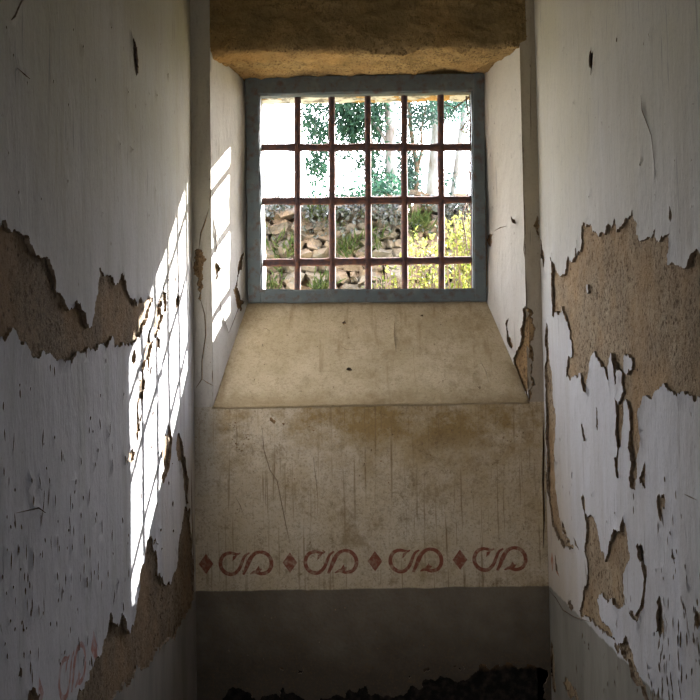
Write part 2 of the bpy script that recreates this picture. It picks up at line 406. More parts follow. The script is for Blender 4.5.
# end wall: jambs + apron, splayed niche, splayed outer opening
oXL, oXR = xBL-.02, xBR+.22; zOS = zSB-.03; zOL = atY(370, 101.5, DO).z
iXL, iXR = atY(259.3, 200, DB).x, xBR-.03           # masonry opening at window plane (behind the frame)
iZB, iZT = zSB+.035, zLB-.055
mb = MB(); e = .012
mb.prism([(XL-.3, D+e), (xFL-e, D+e), (xBL-e, DB), (iXL, DB+.02), (iXL-.005, DO), (XL-.3, DO)], 'z', 0, TOP)
mb.prism([(XR+.3, D+e), (xFR+e, D+e), (xBR+e, DB), (iXR+.01, DB+.02), (oXR, DO), (XR+.3, DO)], 'z', 0, TOP)
mb.prism([(D+e, 0), (D+e, zSF-e), (DB, zSB-e), (DB+.02, iZB), (DO, zOS), (DO, 0)], 'x', XL-.3, XR+.3)
we = struct(mb.build('wall_end', M_mudE, smooth=False))
# rough lintel over the niche
def lintel():
    x0, x1 = xL0, xL1+.004
    prof = []           # (y, z) from top front down, under, to the back
    for t in np.linspace(0, 1, 34): prof.append((D-.004+.004*math.sin(t*3), TOP*(1-t)+(zLF+.02)*t if t < 1 else zLF+.02))
    prof = [(D, z) for z in np.linspace(TOP, zLF+.05, 30)]+[(D+.002, zLF+.03), (D+.006, zLF+.012), (D+.018, zLF+.002)]
    for t in np.linspace(.06, 1, 22): prof.append((D+(DB+.01-D)*t, zLF+(zLB+.0-zLF)*t))
    prof += [(DB+.012, zLB-.03), (DB+.02, iZT+.01)]+[(DB+.02+(DO-DB-.02)*t, iZT+(zOL-iZT)*t) for t in np.linspace(0.05, 1, 14)]
    nx = 110; vs = []
    for i in range(nx+1):
        x = x0+(x1-x0)*i/nx
        for (y, z) in prof:
            p = V((x*4, y*5, z*6)); dn = .014*noise.noise(p)+.014*noise.noise(p*2.9)+.009*noise.noise(p*7)+.005*noise.noise(p*16)
            joint = .008*max(0, 1-abs(((x+.21*noise.noise(V((z*3, 0, 0))))*2.6) % 1-.5)/.06) if z > zLF+.03 else 0
            if y < D+.02: q = (x, y-dn+joint-.002, z)
            elif y < DB+.011: q = (x, y, z+dn*1.1-.006)
            else: q = (x, y, z+dn*.6)
            vs.append(q)
    m = len(prof); fs = [[i*m+j, i*m+j+1, (i+1)*m+j+1, (i+1)*m+j] for i in range(nx) for j in range(m-1)]
    b = MB(); b.add(vs, fs)
    b.prism([(D+.045, zLF+.10), (D+.045, TOP), (DO, TOP), (DO, zOL+.03), (DB+.05, iZT+.06), (DB-.02, zLB+.04)], 'x', XL-.3, XR+.3)
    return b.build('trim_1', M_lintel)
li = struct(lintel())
def skin(name, o, u, v, nu, nv, amp, mat):
    o, u, v = V(o), V(u), V(v); n = u.cross(v).normalized(); vs = []
    for i in range(nu+1):
        for j in range(nv+1):
            p = o+u*(i/nu)+v*(j/nv); vs.append(p+n*amp*(noise.noise(p*9)+.6*noise.noise(p*31)))
    q = MB(); q.add(vs, [[i*(nv+1)+j, (i+1)*(nv+1)+j, (i+1)*(nv+1)+j+1, i*(nv+1)+j+1] for i in range(nu) for j in range(nv)])
    return q.build(name, mat, we)
skin('outer_jamb', (iXL+.004, DB+.018, zOS-.02), (-.003, DO-DB-.016, 0), (0, 0, zOL-zOS+.04), 14, 60, .004, M_revL0)
skin('outer_soffit', (iXL-.02, DB+.022, iZT-.004), (oXR-iXL+.02, 0, 0), (0, DO-DB-.02, zOL-iZT), 90, 14, .008, M_revL0)
b = MB(); b.box(XL-.34, XR+.34, BACK-.3, DO, -.2, 0); struct(b.build('floor', M_floor, smooth=False))
b = MB(); b.box(XL-.34, XR+.34, BACK-.3, DO, TOP, TOP+.25); struct(b.build('ceiling', M_ceil, smooth=False))
b = MB(); b.box(XL-.3, -.5, BACK-.3, BACK, 0, TOP); b.box(.5, XR+.3, BACK-.3, BACK, 0, TOP); b.box(-.5, .5, BACK-.3, BACK, 2.2, TOP)
struct(b.build('wall_back', M_ceil, smooth=False))

# ------------------------------------------------------------------ plaster sheets
pL = Plane((XL, 0, 0), (0, 1, 0), (0, 0, 1), (1, 0, 0))
pR = Plane((XR, 0, 0), (0, 1, 0), (0, 0, 1), (-1, 0, 0))
pE = Plane((0, D, 0), (1, 0, 0), (0, 0, 1), (0, -1, 0))
def cv(pl, pts): return [pl.px(x, y) for x, y in pts]

L_main = [(-70, 212), (-30, 222), (0, 225), (7, 226), (11, 232), (15, 229), (23, 235), (30, 245), (38, 256), (43, 257), (49, 259), (51, 268), (55, 279), (57, 293), (62, 296), (64, 303), (71, 309), (77, 303), (81, 311), (85, 320), (89.6, 327), (93, 315), (96, 301), (98, 288), (100, 277), (99, 268), (104, 275), (110, 275), (113, 282), (118, 284), (122, 274), (125, 285), (130, 298), (138, 306), (140, 298), (146, 299), (153, 295), (154, 303), (148, 318), (142, 333), (140, 341), (130, 343), (124, 346), (122, 342), (118, 347), (109, 340), (104, 346), (97, 350), (91, 349), (87, 349), (85, 358), (75, 358), (57, 360), (41, 357), (28, 349), (20, 345), (16, 334), (12.6, 328), (7, 336), (0, 337), (-30, 345), (-70, 350)]
L_low = [(70, 712), (76, 700), (78, 688), (88, 680), (92, 666), (99, 654), (105, 639), (108.5, 627), (111, 612), (112, 621), (117, 623), (121, 613), (124, 618), (129, 634), (133, 620), (134, 605), (139, 588), (139, 576), (144, 559), (147, 542), (151, 535), (156, 552), (157, 576), (164, 584), (170, 584), (173, 573), (176.5, 559), (178, 540), (181, 530), (184, 511), (189, 508), (191.5, 540), (193.5, 600), (187, 614), (180, 625), (160, 650), (150, 660), (140, 669), (130, 682), (121, 692), (108, 708)]
L_more = [
    [(164, 290), (166.5, 293), (166, 308), (163, 317), (160, 325), (156, 336), (154, 340), (151, 351), (147, 370), (145, 379), (143.7, 397), (141.4, 418), (140, 428), (138, 441), (136.5, 440), (136, 412), (138, 397), (139.5, 379), (142, 362), (145, 348), (150, 330), (155, 318), (158, 306), (161, 298)],
    [(178, 433), (182, 448), (186, 462), (188, 485), (188, 502), (187, 508), (184, 490), (181, 470), (177, 455), (175, 443), (176, 434)],
    [(168, 424), (171, 433), (171, 450), (169, 462), (165, 478), (161, 483), (163, 470), (161, 455), (162, 443), (166, 436)],
    [(134, 39), (137, 46), (138, 62), (136, 76), (133.5, 70), (131, 56), (131, 44)],
    [(177, 289), (179.5, 297), (179, 306), (176, 309), (174.5, 299)], [(168, 276), (173, 281), (171, 284), (168, 280)],
    [(174, 275), (176, 280), (174, 283)], [(170, 286), (173, 290), (171, 296)],
    [(157, 336), (160, 338), (160, 349), (157, 348)], [(150, 366), (152, 366), (151, 374), (149, 372)],
    [(135, 447), (132, 462), (127, 466), (130, 452)], [(132, 355), (134.5, 349), (136, 358), (134, 366), (131, 363)],
    [(27, 691), (33, 688), (38, 694), (36, 712), (24, 712)], [(19, 661), (21, 668), (20, 680), (17, 676)],
    [(152, 545), (155, 538), (158, 545)], [(123, 455), (126, 458), (124, 466)]]
L_cr = [([(23, -6), (18, 4), (13, 16), (9, 20)], .006), ([(15, 68), (22, 74), (30, 79)], .004), ([(46, 513), (36, 508), (16, 513)], .004),
        ([(191, 470), (192, 520), (193, 560), (194, 600)], .02)]
rnd = random.Random(3)
# small vertical pick-marks of the lower left wall
Lpits = []
for _ in range(150):
    x, y = rnd.uniform(0, 130), rnd.triangular(330, 690, 600)
    a, b_ = pL.px(x, y); Lpits.append(slit(a, b_, rnd.uniform(.004, .010), rnd.choice([.012, .02, .03, .045])*rnd.uniform(.6, 1.2), rnd))
for _ in range(45):
    x, y = rnd.uniform(138, 184), rnd.uniform(285, 420) if rnd.random() < .6 else rnd.uniform(420, 560)
    a, b_ = pL.px(x, y); Lpits.append(slit(a, b_, rnd.uniform(.01, .035), rnd.uniform(.008, .03), rnd))
for _ in range(24):
    x, y = rnd.uniform(0, 170), rnd.uniform(5, 220)
    a, b_ = pL.px(x, y); Lpits.append(slit(a, b_, .004, rnd.uniform(.006, .014), rnd))
zP = atY(370, 560, D).z          # frieze centre height on the end wall
Lp = []
ya, za = pL.px(94, 647); yb, zb = pL.px(73, 671)
Lp.append((diamond(ya, za), 1)); Lp += [(p, 1) for p in motif(yb, zb, PX*1.0, 1)]
yc, zc = pL.px(42, 694); Lp.append((diamond(yc-.02, zc), 1))
oL = [(BACK, 0), (D, 0), (D, TOP), (BACK, TOP)]
sheet('plaster', pL, oL, [cv(pL, h) for h in [L_main, L_low]+L_more], paints=Lp, mats=[M_left, M_leftp, M_edge], parent=wl, islands=[cv(pL, h) for h in [[(150, 335), (153, 325), (155, 329), (152, 342)], [(143, 372), (146, 360), (147, 366), (144, 380)], [(138, 412), (141, 398), (141, 410), (139, 424)], [(160, 308), (162, 300), (163, 308), (161, 315)]]],
      raw_holes=Lpits+[crack(cv(pL, p), w) for p, w in L_cr], seed=2, box=1.6, lip=.009)['label'] = 'grey-white limewashed plaster peeled off in a wide ragged band'

R_main = [(553, 252), (552, 258), (555.5, 263), (559, 273), (566, 271), (567, 261), (575, 256), (575, 249), (577, 255), (580, 252), (581, 236), (581.5, 226), (587, 223), (588, 227), (591, 224), (594, 232), (600, 235), (605, 235), (609, 224), (611, 228), (614, 216), (616, 224), (617.4, 231.6), (620, 229), (623, 226), (626, 217), (628, 219), (631, 216), (632, 209), (634, 219), (638, 223), (637, 235), (646, 239), (650, 237), (656, 228), (654, 236), (662, 239), (670, 233), (670, 248), (668, 264), (677, 265), (685, 269), (688, 267), (692, 253), (700, 254), (720, 250), (760, 262),
          (770, 392), (730, 405), (700, 398), (695, 402), (691, 396), (683, 392), (676, 395), (670, 391), (665, 383), (660, 387), (654, 393), (649, 398), (643, 402), (639, 414), (641, 425), (640, 444), (638, 464), (635.5, 490), (631, 486), (631, 456), (630, 420), (630, 410), (626, 400), (623.5, 404), (622, 442), (620, 447), (619, 478), (616, 473), (614, 458), (618, 450), (616, 435), (615, 397), (620, 401), (623, 392), (622, 373), (618, 369), (616, 385), (615, 363), (614, 356), (609, 362), (608, 371), (610, 388), (605, 370), (599, 361), (594, 351), (591, 356), (589, 373), (588, 392), (582, 385), (580, 373), (577, 378), (566, 378), (566, 366), (568, 358), (572, 352), (570, 334), (566, 319), (563, 306), (560, 315), (553, 316), (552, 295)]
R_low = [(583, 493), (585, 500), (585, 512), (590, 515), (594, 516), (598, 529), (601, 548), (605, 562), (608, 551), (610, 541), (615, 530), (622, 532), (624, 515), (627, 524), (628, 541), (630, 556), (624, 573), (623, 593), (625, 605), (619, 609), (613, 598), (609, 603), (599, 598), (604, 623), (611, 631), (615, 641), (621, 646), (626, 635), (631, 648), (638, 671), (647, 692), (657, 712), (650, 712), (642, 689), (630, 667), (619, 647), (606, 631), (593, 621), (579, 610), (583, 600), (587, 580), (587, 564), (584, 552), (587, 537), (587, 524), (584, 512), (582, 503)]
R_more = [
    [(547, 322), (549.5, 348), (552.5, 380), (556, 417), (556, 464), (559, 512), (566, 537), (574, 547), (567, 547), (558, 536), (552, 520), (547.5, 488), (546.3, 421), (545.5, 373)],
    [(582, 424), (585, 430), (587, 443), (585, 441), (583, 434)], [(596, 407), (597, 418), (597, 430), (595.5, 426)],
    [(645, 461), (646, 472), (644, 488), (641, 486), (642, 473)],
    [(657.5, 495), (662, 498), (665, 494), (666, 508), (662, 522), (659, 515), (657, 504)],
    [(637, 546), (641, 545), (645, 552), (648, 572), (647, 592), (641, 617), (635, 620), (629, 607), (633, 611), (637, 613), (643, 598), (645, 580), (643, 562), (639, 553)],
    [(660, 596), (663, 606), (664, 625), (660, 639), (656, 632), (656, 615), (658, 605)], [(672, 548), (675, 558), (674, 565), (671, 558)],
    [(695, 607), (700, 612), (702, 622), (698, 630), (694, 620)],
    [(591, 47), (594, 52), (595, 64), (592.5, 76), (589, 66), (589, 55)], [(617, 37), (618, 41), (616.5, 42)], [(641, 163), (642.5, 165), (641, 166)],
    [(670, 206), (672, 214), (671, 222), (669, 218)], [(541, 238), (543, 250), (545, 262), (543.5, 268), (541, 255)],
    [(563, 520), (566, 530), (571, 540), (572, 546), (567, 540), (563, 530)], [(573, 536), (577, 544), (579, 550), (575, 546)],
    [(556, 552), (558, 560), (560, 574), (557.5, 570)], [(572, 600), (575, 607), (573, 611), (569, 605)],
    [(565, 676), (572, 686), (581, 700), (590, 712), (583, 712), (572, 696), (563, 682)],
    [(552, 640), (555, 655), (557, 690), (553, 690), (550, 660)],
    [(617, 645), (621, 651), (619, 655), (614, 646)]]
R_cr = [([(641, 95), (643, 110), (652, 135), (655, 165), (655, 180)], .004), ([(684, 494), (690, 497), (698, 500)], .004),
        ([(584, 560), (586, 575), (588, 590)], .006), ([(664, 612), (668, 624), (666, 634)], .006), ([(577, 240), (578, 256)], .01), ([(549, 590), (556, 598), (563, 610), (575, 617), (590, 622)], .004)]
R_isl = [[(624, 358), (628, 355), (632, 360), (632, 370), (627, 375), (624, 372)], [(586, 287), (588, 286), (589, 292), (587, 294)]]
Rpits = []
for _ in range(70):
    x, y = rnd.uniform(560, 700), rnd.triangular(400, 700, 680)
    a, b_ = pR.px(x, y); Rpits.append(slit(a, b_, rnd.uniform(.004, .012), rnd.choice([.012, .02, .035])*rnd.uniform(.6, 1.2), rnd))
for _ in range(55):
    x, y = rnd.uniform(648, 700), rnd.uniform(600, 700)
    a, b_ = pR.px(x, y); Rpits.append(slit(a, b_, rnd.uniform(.006, .014), rnd.uniform(.015, .05), rnd))
for _ in range(18):
    x, y = rnd.uniform(560, 700), rnd.uniform(10, 220)
    a, b_ = pR.px(x, y); Rpits.append(slit(a, b_, .004, rnd.uniform(.006, .012), rnd))
ry, rz = pR.px(551.5, 561); ry2, rz2 = pR.px(558, 567)
Rp = [(diamond(ry-.02, rz), 1), ([(ry2-.05, rz2-.04), (ry2+.03, rz2-.01), (ry2+.03, rz2+.05), (ry2-.01, rz2)], 1)]
sheet('plaster', pR, [(BACK, 0), (D, 0), (D, TOP), (BACK, TOP)], [cv(pR, h) for h in [R_main, R_low]+R_more], [cv(pR, h) for h in R_isl], Rp,
      [M_right, M_rightp, M_edge], wr, raw_holes=Rpits+[crack(cv(pR, p), w) for p, w in R_cr], seed=5, box=1.6, lip=.009)['label'] = 'off-white limewashed plaster with a large bare patch and long flakes'

# end wall sheet (U shape round the niche, down to the floor)
E_holes = [
    [(204, 745), (222, 699), (225, 697), (229, 689), (233, 687), (238, 688), (244, 691), (250, 693), (255, 699), (263, 696), (270, 695), (277, 694), (280, 697), (284, 688), (288, 694), (293, 692), (299, 696), (305, 700), (328, 699), (333, 696), (345, 698), (347, 691), (350, 689), (353, 692), (358, 691), (362, 688), (366, 685), (368, 694), (378, 694), (386, 695), (394, 698), (400, 695), (405, 694), (408, 690), (411, 686), (417, 688), (423, 688), (422, 684), (424, 680), (431, 679), (435, 681), (441, 676), (451, 679), (465, 681), (468, 679), (470, 675), (479, 670), (479, 665), (483, 664), (487, 667), (492, 668), (503, 666), (506, 662), (512, 664), (517, 668), (524, 667), (527, 664), (532, 664), (538, 668), (545, 670), (547, 745)],
    [(298, 670), (304, 669), (302, 673), (298, 674)], [(424, 669), (428, 667), (430, 669), (425, 673)], [(453, 667), (458, 665), (457, 667)], [(463, 665), (465, 668), (464, 672)], [(409, 676), (411, 677), (409, 679)],
    [(459, 668), (461, 669), (460, 671)], [(280, 667), (284, 669), (283, 671)],
    [(197, 249), (202, 250), (204, 262), (203, 275), (203, 288), (201, 301), (199, 291), (197, 283), (192.5, 268), (194, 258)],
    [(526.5, 306), (531, 309), (534.5, 313), (534, 332), (533, 351), (532, 370), (531, 389), (529, 401), (526.5, 399)],
    [(537, 215), (538.5, 230), (538, 243), (536.5, 230)],
    [(269, 417), (272, 418), (276, 422), (274, 424), (270, 421)], [(282, 423), (285, 424), (283, 426)], [(322, 550), (324, 550), (323, 554)]]
E_cr = [([(201, 301), (205, 315), (206, 335), (202, 361), (202, 379), (196, 388)], .005), ([(202, 379), (208, 383), (214, 386)], .004), ([(209, 208), (205, 222), (201, 233), (199, 249)], .006),
        ([(262, 425), (264, 450), (270, 470), (277, 480), (281, 500), (287, 530), (291, 548)], .003), ([(235, 496), (240, 505), (243, 513)], .003),
        ([(313, 457), (316, 480), (318, 500), (317, 520)], .002), ([(543, 420), (543.5, 450), (543, 480), (544, 520), (543, 548)], .008), ([(531, 58), (530.5, 100), (531, 140)], .003)]
Epits = []
for _ in range(46):
    x, y = rnd.uniform(200, 540), rnd.uniform(412, 580) if rnd.random() < .75 else rnd.uniform(600, 660)
    a, b_ = pE.px(x, y); Epits.append(slit(a, b_, rnd.uniform(.003, .008), rnd.uniform(.004, .012), rnd))
for cx_, cy_, n_ in ((235, 425, 6), (247, 440, 7), (240, 446, 6), (313, 424, 4), (372, 465, 4), (505, 438, 5), (450, 432, 5)):
    for _ in range(n_):
        a, b_ = pE.px(cx_+rnd.gauss(0, 6), cy_+rnd.gauss(0, 3)); Epits.append(slit(a, b_, rnd.uniform(.005, .012), rnd.uniform(.004, .008), rnd))
Ep = []
for i, (dx, mx) in enumerate([(206, 246), (290, 331), (375, 416), (460, 500)]):
    a, b_ = pE.px(dx, 564-(dx-206)*.017); Ep.append((diamond(a, b_), 1))
    a, b_ = pE.px(mx, 563.5-(mx-246)*.017); Ep += [(p, 1) for p in motif(a, b_)]
Ep += [([(XL-.01, zSF-.002), (xFL+.005, zSF-.002), (xFL+.01, TOP-.01), (XL-.01, TOP-.01)], 2), ([(xFR-.005, zSF-.002), (XR+.01, zSF-.002), (XR+.01, TOP), (xFR-.005, TOP)], 3)]
oE = [(XL, 0), (XR, 0), (XR, TOP), (xL1, TOP), (xL1, zLF+.035), (xFR, zLF+.02), (xFR, zSF), (xFL, zSF), (xFL, zLF+.02), (xL0, zLF+.035), (xL0, TOP), (XL, TOP)]
sheet('plaster', pE, oE, [cv(pE, h) for h in E_holes], paints=Ep, mats=[M_end, M_endp, M_strip, M_stripR, M_edge], parent=we,
      raw_holes=Epits+[crack(cv(pE, p), w) for p, w in E_cr], seed=8, grid=.025, thick=.012, relief=.005, lip=.004, step=.004)['label'] = 'stained cream plaster with a red stencilled frieze'

# sill (steep, sloping to the room)
sc_ = V((0, DB-D, zSB-zSF)).normalized()
pS = Plane((0, D, zSF), (1, 0, 0), sc_, V((1, 0, 0)).cross(sc_) if V((1, 0, 0)).cross(sc_).z > 0 else -V((1, 0, 0)).cross(sc_))
Ls = math.hypot(DB-D, zSB-zSF)
S_h = [[(343, 322), (345, 320), (346, 324), (344, 325)], [(348, 368), (352, 371), (349, 372)], [(420, 316), (422, 315), (423, 318)], [(262, 345), (263, 344), (264, 347)]]
sheet('sill', pS, [(xFL-.004, -.006), (xFR+.004, -.006), (xBR+.004, Ls+.004), (xBL-.004, Ls+.004)], [cv(pS, h) for h in S_h], mats=[M_sill, M_edge], parent=we, raw_holes=[slit(rnd.uniform(-.5, .6), rnd.uniform(.05, Ls-.05), rnd.uniform(.003, .008), rnd.uniform(.003, .008), rnd) for _ in range(22)]+[crack(cv(pS, p), .0022) for p in ([(262, 330), (266, 328), (270, 331)], [(340, 345), (346, 349), (356, 350)], [(395, 318), (394, 335), (396, 352)], [(480, 360), (486, 372), (489, 384)])],
      grid=.025, relief=.007, seed=12, thick=.014)

q = MB(); q.tube([(x, D+.005+.002*noise.noise(V((x*6, 0, 0))), zSF-.004+.004*noise.noise(V((x*5, 4, 0)))) for x in np.linspace(xFL, xFR, 60)], .0095, 8, wob=.4)
q.build('sill_edge', M_sill, we)
# niche cheeks
def cheek(xf, xb, side):
    u = V((xb-xf, DB-D, 0)).normalized(); n = V((0, 0, 1)).cross(u)*(-1 if side > 0 else 1)
    if n.x*side > 0: n = -n
    return Plane((xf, D, 0), u, (0, 0, 1), n), math.hypot(xb-xf, DB-D)
pCL, wl_ = cheek(xFL, xBL, -1); pCR, wr_ = cheek(xFR, xBR, 1)
zt = lambda t: zLF+.035+(zLB-zLF)*t
CL_h = [[(216, 262), (219, 264), (222, 268), (219, 272), (218, 280), (216.5, 272)], [(244, 252), (240, 270), (237, 287), (241, 300), (245, 301), (240, 310), (236, 300), (234, 290), (238, 270), (241, 255)]]
CL_c = [([(213, 215), (215, 235), (217, 262), (219, 280), (221, 301), (224, 318), (229, 333)], .006), ([(229, 333), (234, 322), (240, 305), (243, 298)], .005)]
sheet('reveal', pCL, [(0, zSF), (wl_, zSB), (wl_, zLB+.03), (0, zLF+.035)], [cv(pCL, h) for h in CL_h], mats=[M_revL, M_edge], parent=we,
      raw_holes=[crack(cv(pCL, p), w) for p, w in CL_c], grid=.025, seed=15, relief=.01, lip=.008)
CR_h = [[(522, 308.5), (527.5, 310), (529, 400), (523, 391), (517, 376), (512.5, 357), (515.6, 354), (520, 345), (522, 326)],
        [(485, 238), (490, 234), (495, 231), (492, 238), (491, 247), (488, 245)], [(511, 216), (514, 219), (517, 224), (513, 222)],
        [(486, 280), (489, 290), (488, 299), (485, 297)], [(508, 320), (510, 318), (509.5, 332), (512, 348), (509, 345)]]
CR_c = [([(495, 231), (500, 228), (507, 226)], .004), ([(523, 60), (525, 120), (525.5, 200), (524, 250), (526, 268)], .006)]
sheet('reveal', pCR, [(0, zSF), (wr_, zSB), (wr_, zLB+.03), (0, zLF+.035)], [cv(pCR, h) for h in CR_h], mats=[M_revL, M_edge], parent=we,
      raw_holes=[crack(cv(pCR, p), w) for p, w in CR_c], grid=.025, seed=17, relief=.012, lip=.008)

# ------------------------------------------------------------------ window: grey iron frame, rusty grille
win = struct(empty('window_1', ((xBL+xBR)/2, DB-.03, zSB)))
wo = win.location
def wobble_strip(p0, p1, wid, dep, nrm_in, seed):
    """flat iron member from p0 to p1, wid measured along nrm_in, slightly battered"""
    p0, p1 = V(p0), V(p1); n = 30; vs = []; fs = []
    for i in range(n+1):
        p = p0.lerp(p1, i/n); w = wid*(1+.06*noise.noise(V((i*.4, seed, 0)))); s = .003*noise.noise(V((i*.25, seed, 5)))
        o = p+V(nrm_in)*s; y = V((0, 1, 0)); a = V(nrm_in)
        sec = [o, o+a*w, o+a*w+y*dep, o+y*dep]
        bv = .15
        sec = [o+y*.003, o+a*.004, o+a*(w-.004), o+a*w+y*.003, o+a*w+y*dep, o+y*dep]
        vs += sec
        if i: fs += [[(i-1)*6+k, (i-1)*6+(k+1) % 6, i*6+(k+1) % 6, i*6+k] for k in range(6)]
    fs += [list(range(6))[::-1], list(range(n*6, n*6+6))]
    return vs, fs
YF = DB-.035
tl, tr_, bl, br = atY(245, 77, YF), atY(484, 73, YF), atY(248, 302, YF), atY(486.5, 300.5, YF)
fwid = 13*YF/1000
for nm, a, b2, w, ni in (('rail', tl, tr_, 17.5*YF/1000, (0, 0, -1)), ('rail', bl+V((0, 0, -.004)), br+V((0, 0, -.004)), 12.5*YF/1000, (0, 0, 1))):
    mb = MB(); mb.add(*wobble_strip(a, b2, w, .045, ni, w*100))
    # inner upstanding lip of the angle iron
    inn = V(ni)*(w-.004); mb.add(*wobble_strip(a+inn+V((.05, .010, 0)), b2+inn+V((-.05, .010, 0)), .009, .05, ni, 3))
    mb.build('frame_rail', M_iron, win, smooth=False, loc=wo)
for a, b2, ni, w in ((tl, bl, (1, 0, 0), 13.2*YF/1000), (tr_, br, (-1, 0, 0), 11.5*YF/1000)):
    mb = MB(); off = V(ni)*0; mb.add(*wobble_strip(a+V((0, -.002, 0)), b2+V((0, -.002, 0)), w, .045, ni, ni[0]*2))
    inn = V(ni)*(w-.004); mb.add(*wobble_strip(a+inn+V((0, .010, -.05)), b2+inn+V((0, .010, .05)), .010, .05, ni, 4))
    mb.build('frame_stile', M_iron, win, smooth=False, loc=wo)

YG = DB+.03
gr = empty('window_grille', ((xBL+xBR)/2, YG, zSB)); go = gr.location
tag(gr, 'rusty iron bar grille of five uprights and three crossbars in the window', 'window grille')
hy = [(147.5, 147), (201.5, 199.5), (263, 260)]
hz = []
for i, (ya_, yb_) in enumerate(hy):
    a, b2 = atY(259, ya_, YG), atY(475, yb_-0., YG); mb = MB(); pts = [a.lerp(b2, t) for t in np.linspace(0, 1, 60)]
    pts = [p+V((0, 0, .003*noise.noise(V((p.x*4, i*3, 0)))+.0015*noise.noise(V((p.x*14, i*3, 0))))) for p in pts]
    rads = []
    vx = [atY(q, 200, YG).x for q in (297, 332, 368, 404.5, 441)]
    for p in pts:
        k = min(abs(p.x-q) for q in vx); rads.append(.0185+.005*math.exp(-(k/.022)**2))
    mb.tube(pts, rads, 8, wob=.12, flat=.55); mb.build('crossbar', M_rust, gr, loc=go); hz.append(pts)
for i, q in enumerate((297, 332, 368, 404.3, 441)):
    a, b2 = atY(q-.3+(1.0 if i == 0 else 0), 93, YG), atY(q+.6, 292, YG); mb = MB()
    pts = [a.lerp(b2, t)+V((.002*noise.noise(V((t*4, i*5, 1))), 0, 0)) for t in np.linspace(-.02, 1.01, 50)]
    mb.tube(pts, .0165, 8, wob=.15); mb.build('upright_bar', M_rust, gr, loc=go)
for q, w in ((260.2, .006), (472.5, .011)):
    a, b2 = atY(q-1, 94, YG), atY(q+1, 291, YG); mb = MB(); mb.tube([a.lerp(b2, t) for t in np.linspace(0, 1, 30)], w, 6, wob=.2)
    mb.build('side_bar', M_rust, gr, loc=go)

# ------------------------------------------------------------------ outdoors
ZG = 1.1
g = MB(); n = 40; vs = []
for i in range(n+1):
    for j in range(n+1):
        x, y = -14+28*i/n, DO+.02+20*j/n; vs.append((x, y, ZG+.08*noise.noise(V((x, y, 0)))))
g.add(vs, [[i*(n+1)+j, (i+1)*(n+1)+j, (i+1)*(n+1)+j+1, i*(n+1)+j+1] for i in range(n) for j in range(n)])
M_ground = mat_simple('dry earth and grass', [(.30, .26, .15), (.18, .20, .08)], 5)
struct(g.build('ground', M_ground))

WY = 8.6
stone_cols = [(.50, .42, .34), (.58, .44, .33), (.42, .38, .34), (.52, .48, .44)]
k = NT('field stones', .95); cc = k.vor(4.2, (1, .2, 1.3), out='Color')
sp = k.t.nodes.new('ShaderNodeSeparateColor'); k.t.links.new(cc, sp.inputs[0])
c = k.mix(k.ramp(sp.outputs[0], .3, .7), (.185, .18, .175), (.205, .165, .14)); c = k.mix(k.ramp(sp.outputs[1], .4, .8), c, (.12, .115, .11))
c = k.mix(k.ramp(k.noise(16, 6, rough=.7), .5, .62, 0, .7), c, (.22, .18, .14))
lz = k.math('ADD', k.sep()[2], k.ramp(k.noise(5, 5), 0, 1, -.22, .22))
c = k.mix(k.math('MULTIPLY', k.ramp(lz, atY(300, 236, WY).z, atY(300, 222, WY).z), k.ramp(k.noise(11, 5, (1, 1, 1), (5, 0, 0)), .36, .5)), c, k.mix(k.ramp(k.noise(20, 4), .45, .6), (.07, .075, .085), (.22, .235, .29)))
k.color(c); k.bump(k.noise(30, 7), .8, .03); M_stone = k.m
sw = empty('stone_wall', (.1, WY+.2, ZG)); tag(sw, 'old dry rubble stone boundary wall outside beyond the bars', 'stone wall')
rnd = random.Random(11); mb = MB()
zt_ = atY(360, 207, WY).z
ico = bmesh.new(); bmesh.ops.create_icosphere(ico, subdivisions=2, radius=1); iv = [v.co.copy() for v in ico.verts]; ifc = [[v.index for v in f.verts] for f in ico.faces]; ico.free()
z = ZG-.05
while z < zt_:
    x = -3.2+rnd.uniform(0, .1); hh = rnd.uniform(.055, .12)
    while x < 3.6:
        w = rnd.uniform(.07, .22); c_ = V((x+w/2, WY+rnd.uniform(-.015, .03), z+hh/2+.02*noise.noise(V((x, z, 0)))+(.05*rnd.random() if z+hh > zt_-.1 else 0)))
        s_ = rnd.random()*50; a = rnd.uniform(-.35, .35)
        vs = []
        for q in iv:
            p = V((math.copysign(abs(q.x)**.6, q.x)*w*.53, math.copysign(abs(q.y)**.7, q.y)*.14, math.copysign(abs(q.z)**.6, q.z)*hh*.55))
            p *= 1+.55*noise.noise(q*1.4+V((s_, 0, 0)))+.4*noise.noise(q*3.3+V((s_, 0, 0)))
            vs.append(c_+V((p.x*math.cos(a)-p.z*math.sin(a), p.y, p.x*math.sin(a)+p.z*math.cos(a))))
        mb.add(vs, ifc); x += w
    z += hh*.93
mb.build('stonework', M_stone, sw, smooth=False, loc=sw.location)
mb = MB(); mb.box(-3.2, 3.6, WY+.03, WY+.45, ZG-.1, zt_-.05); mb.build('mortar_core', mat_simple('earth mortar', [(.10, .08, .06), (.15, .12, .09)], 12), sw, smooth=False, loc=sw.location)

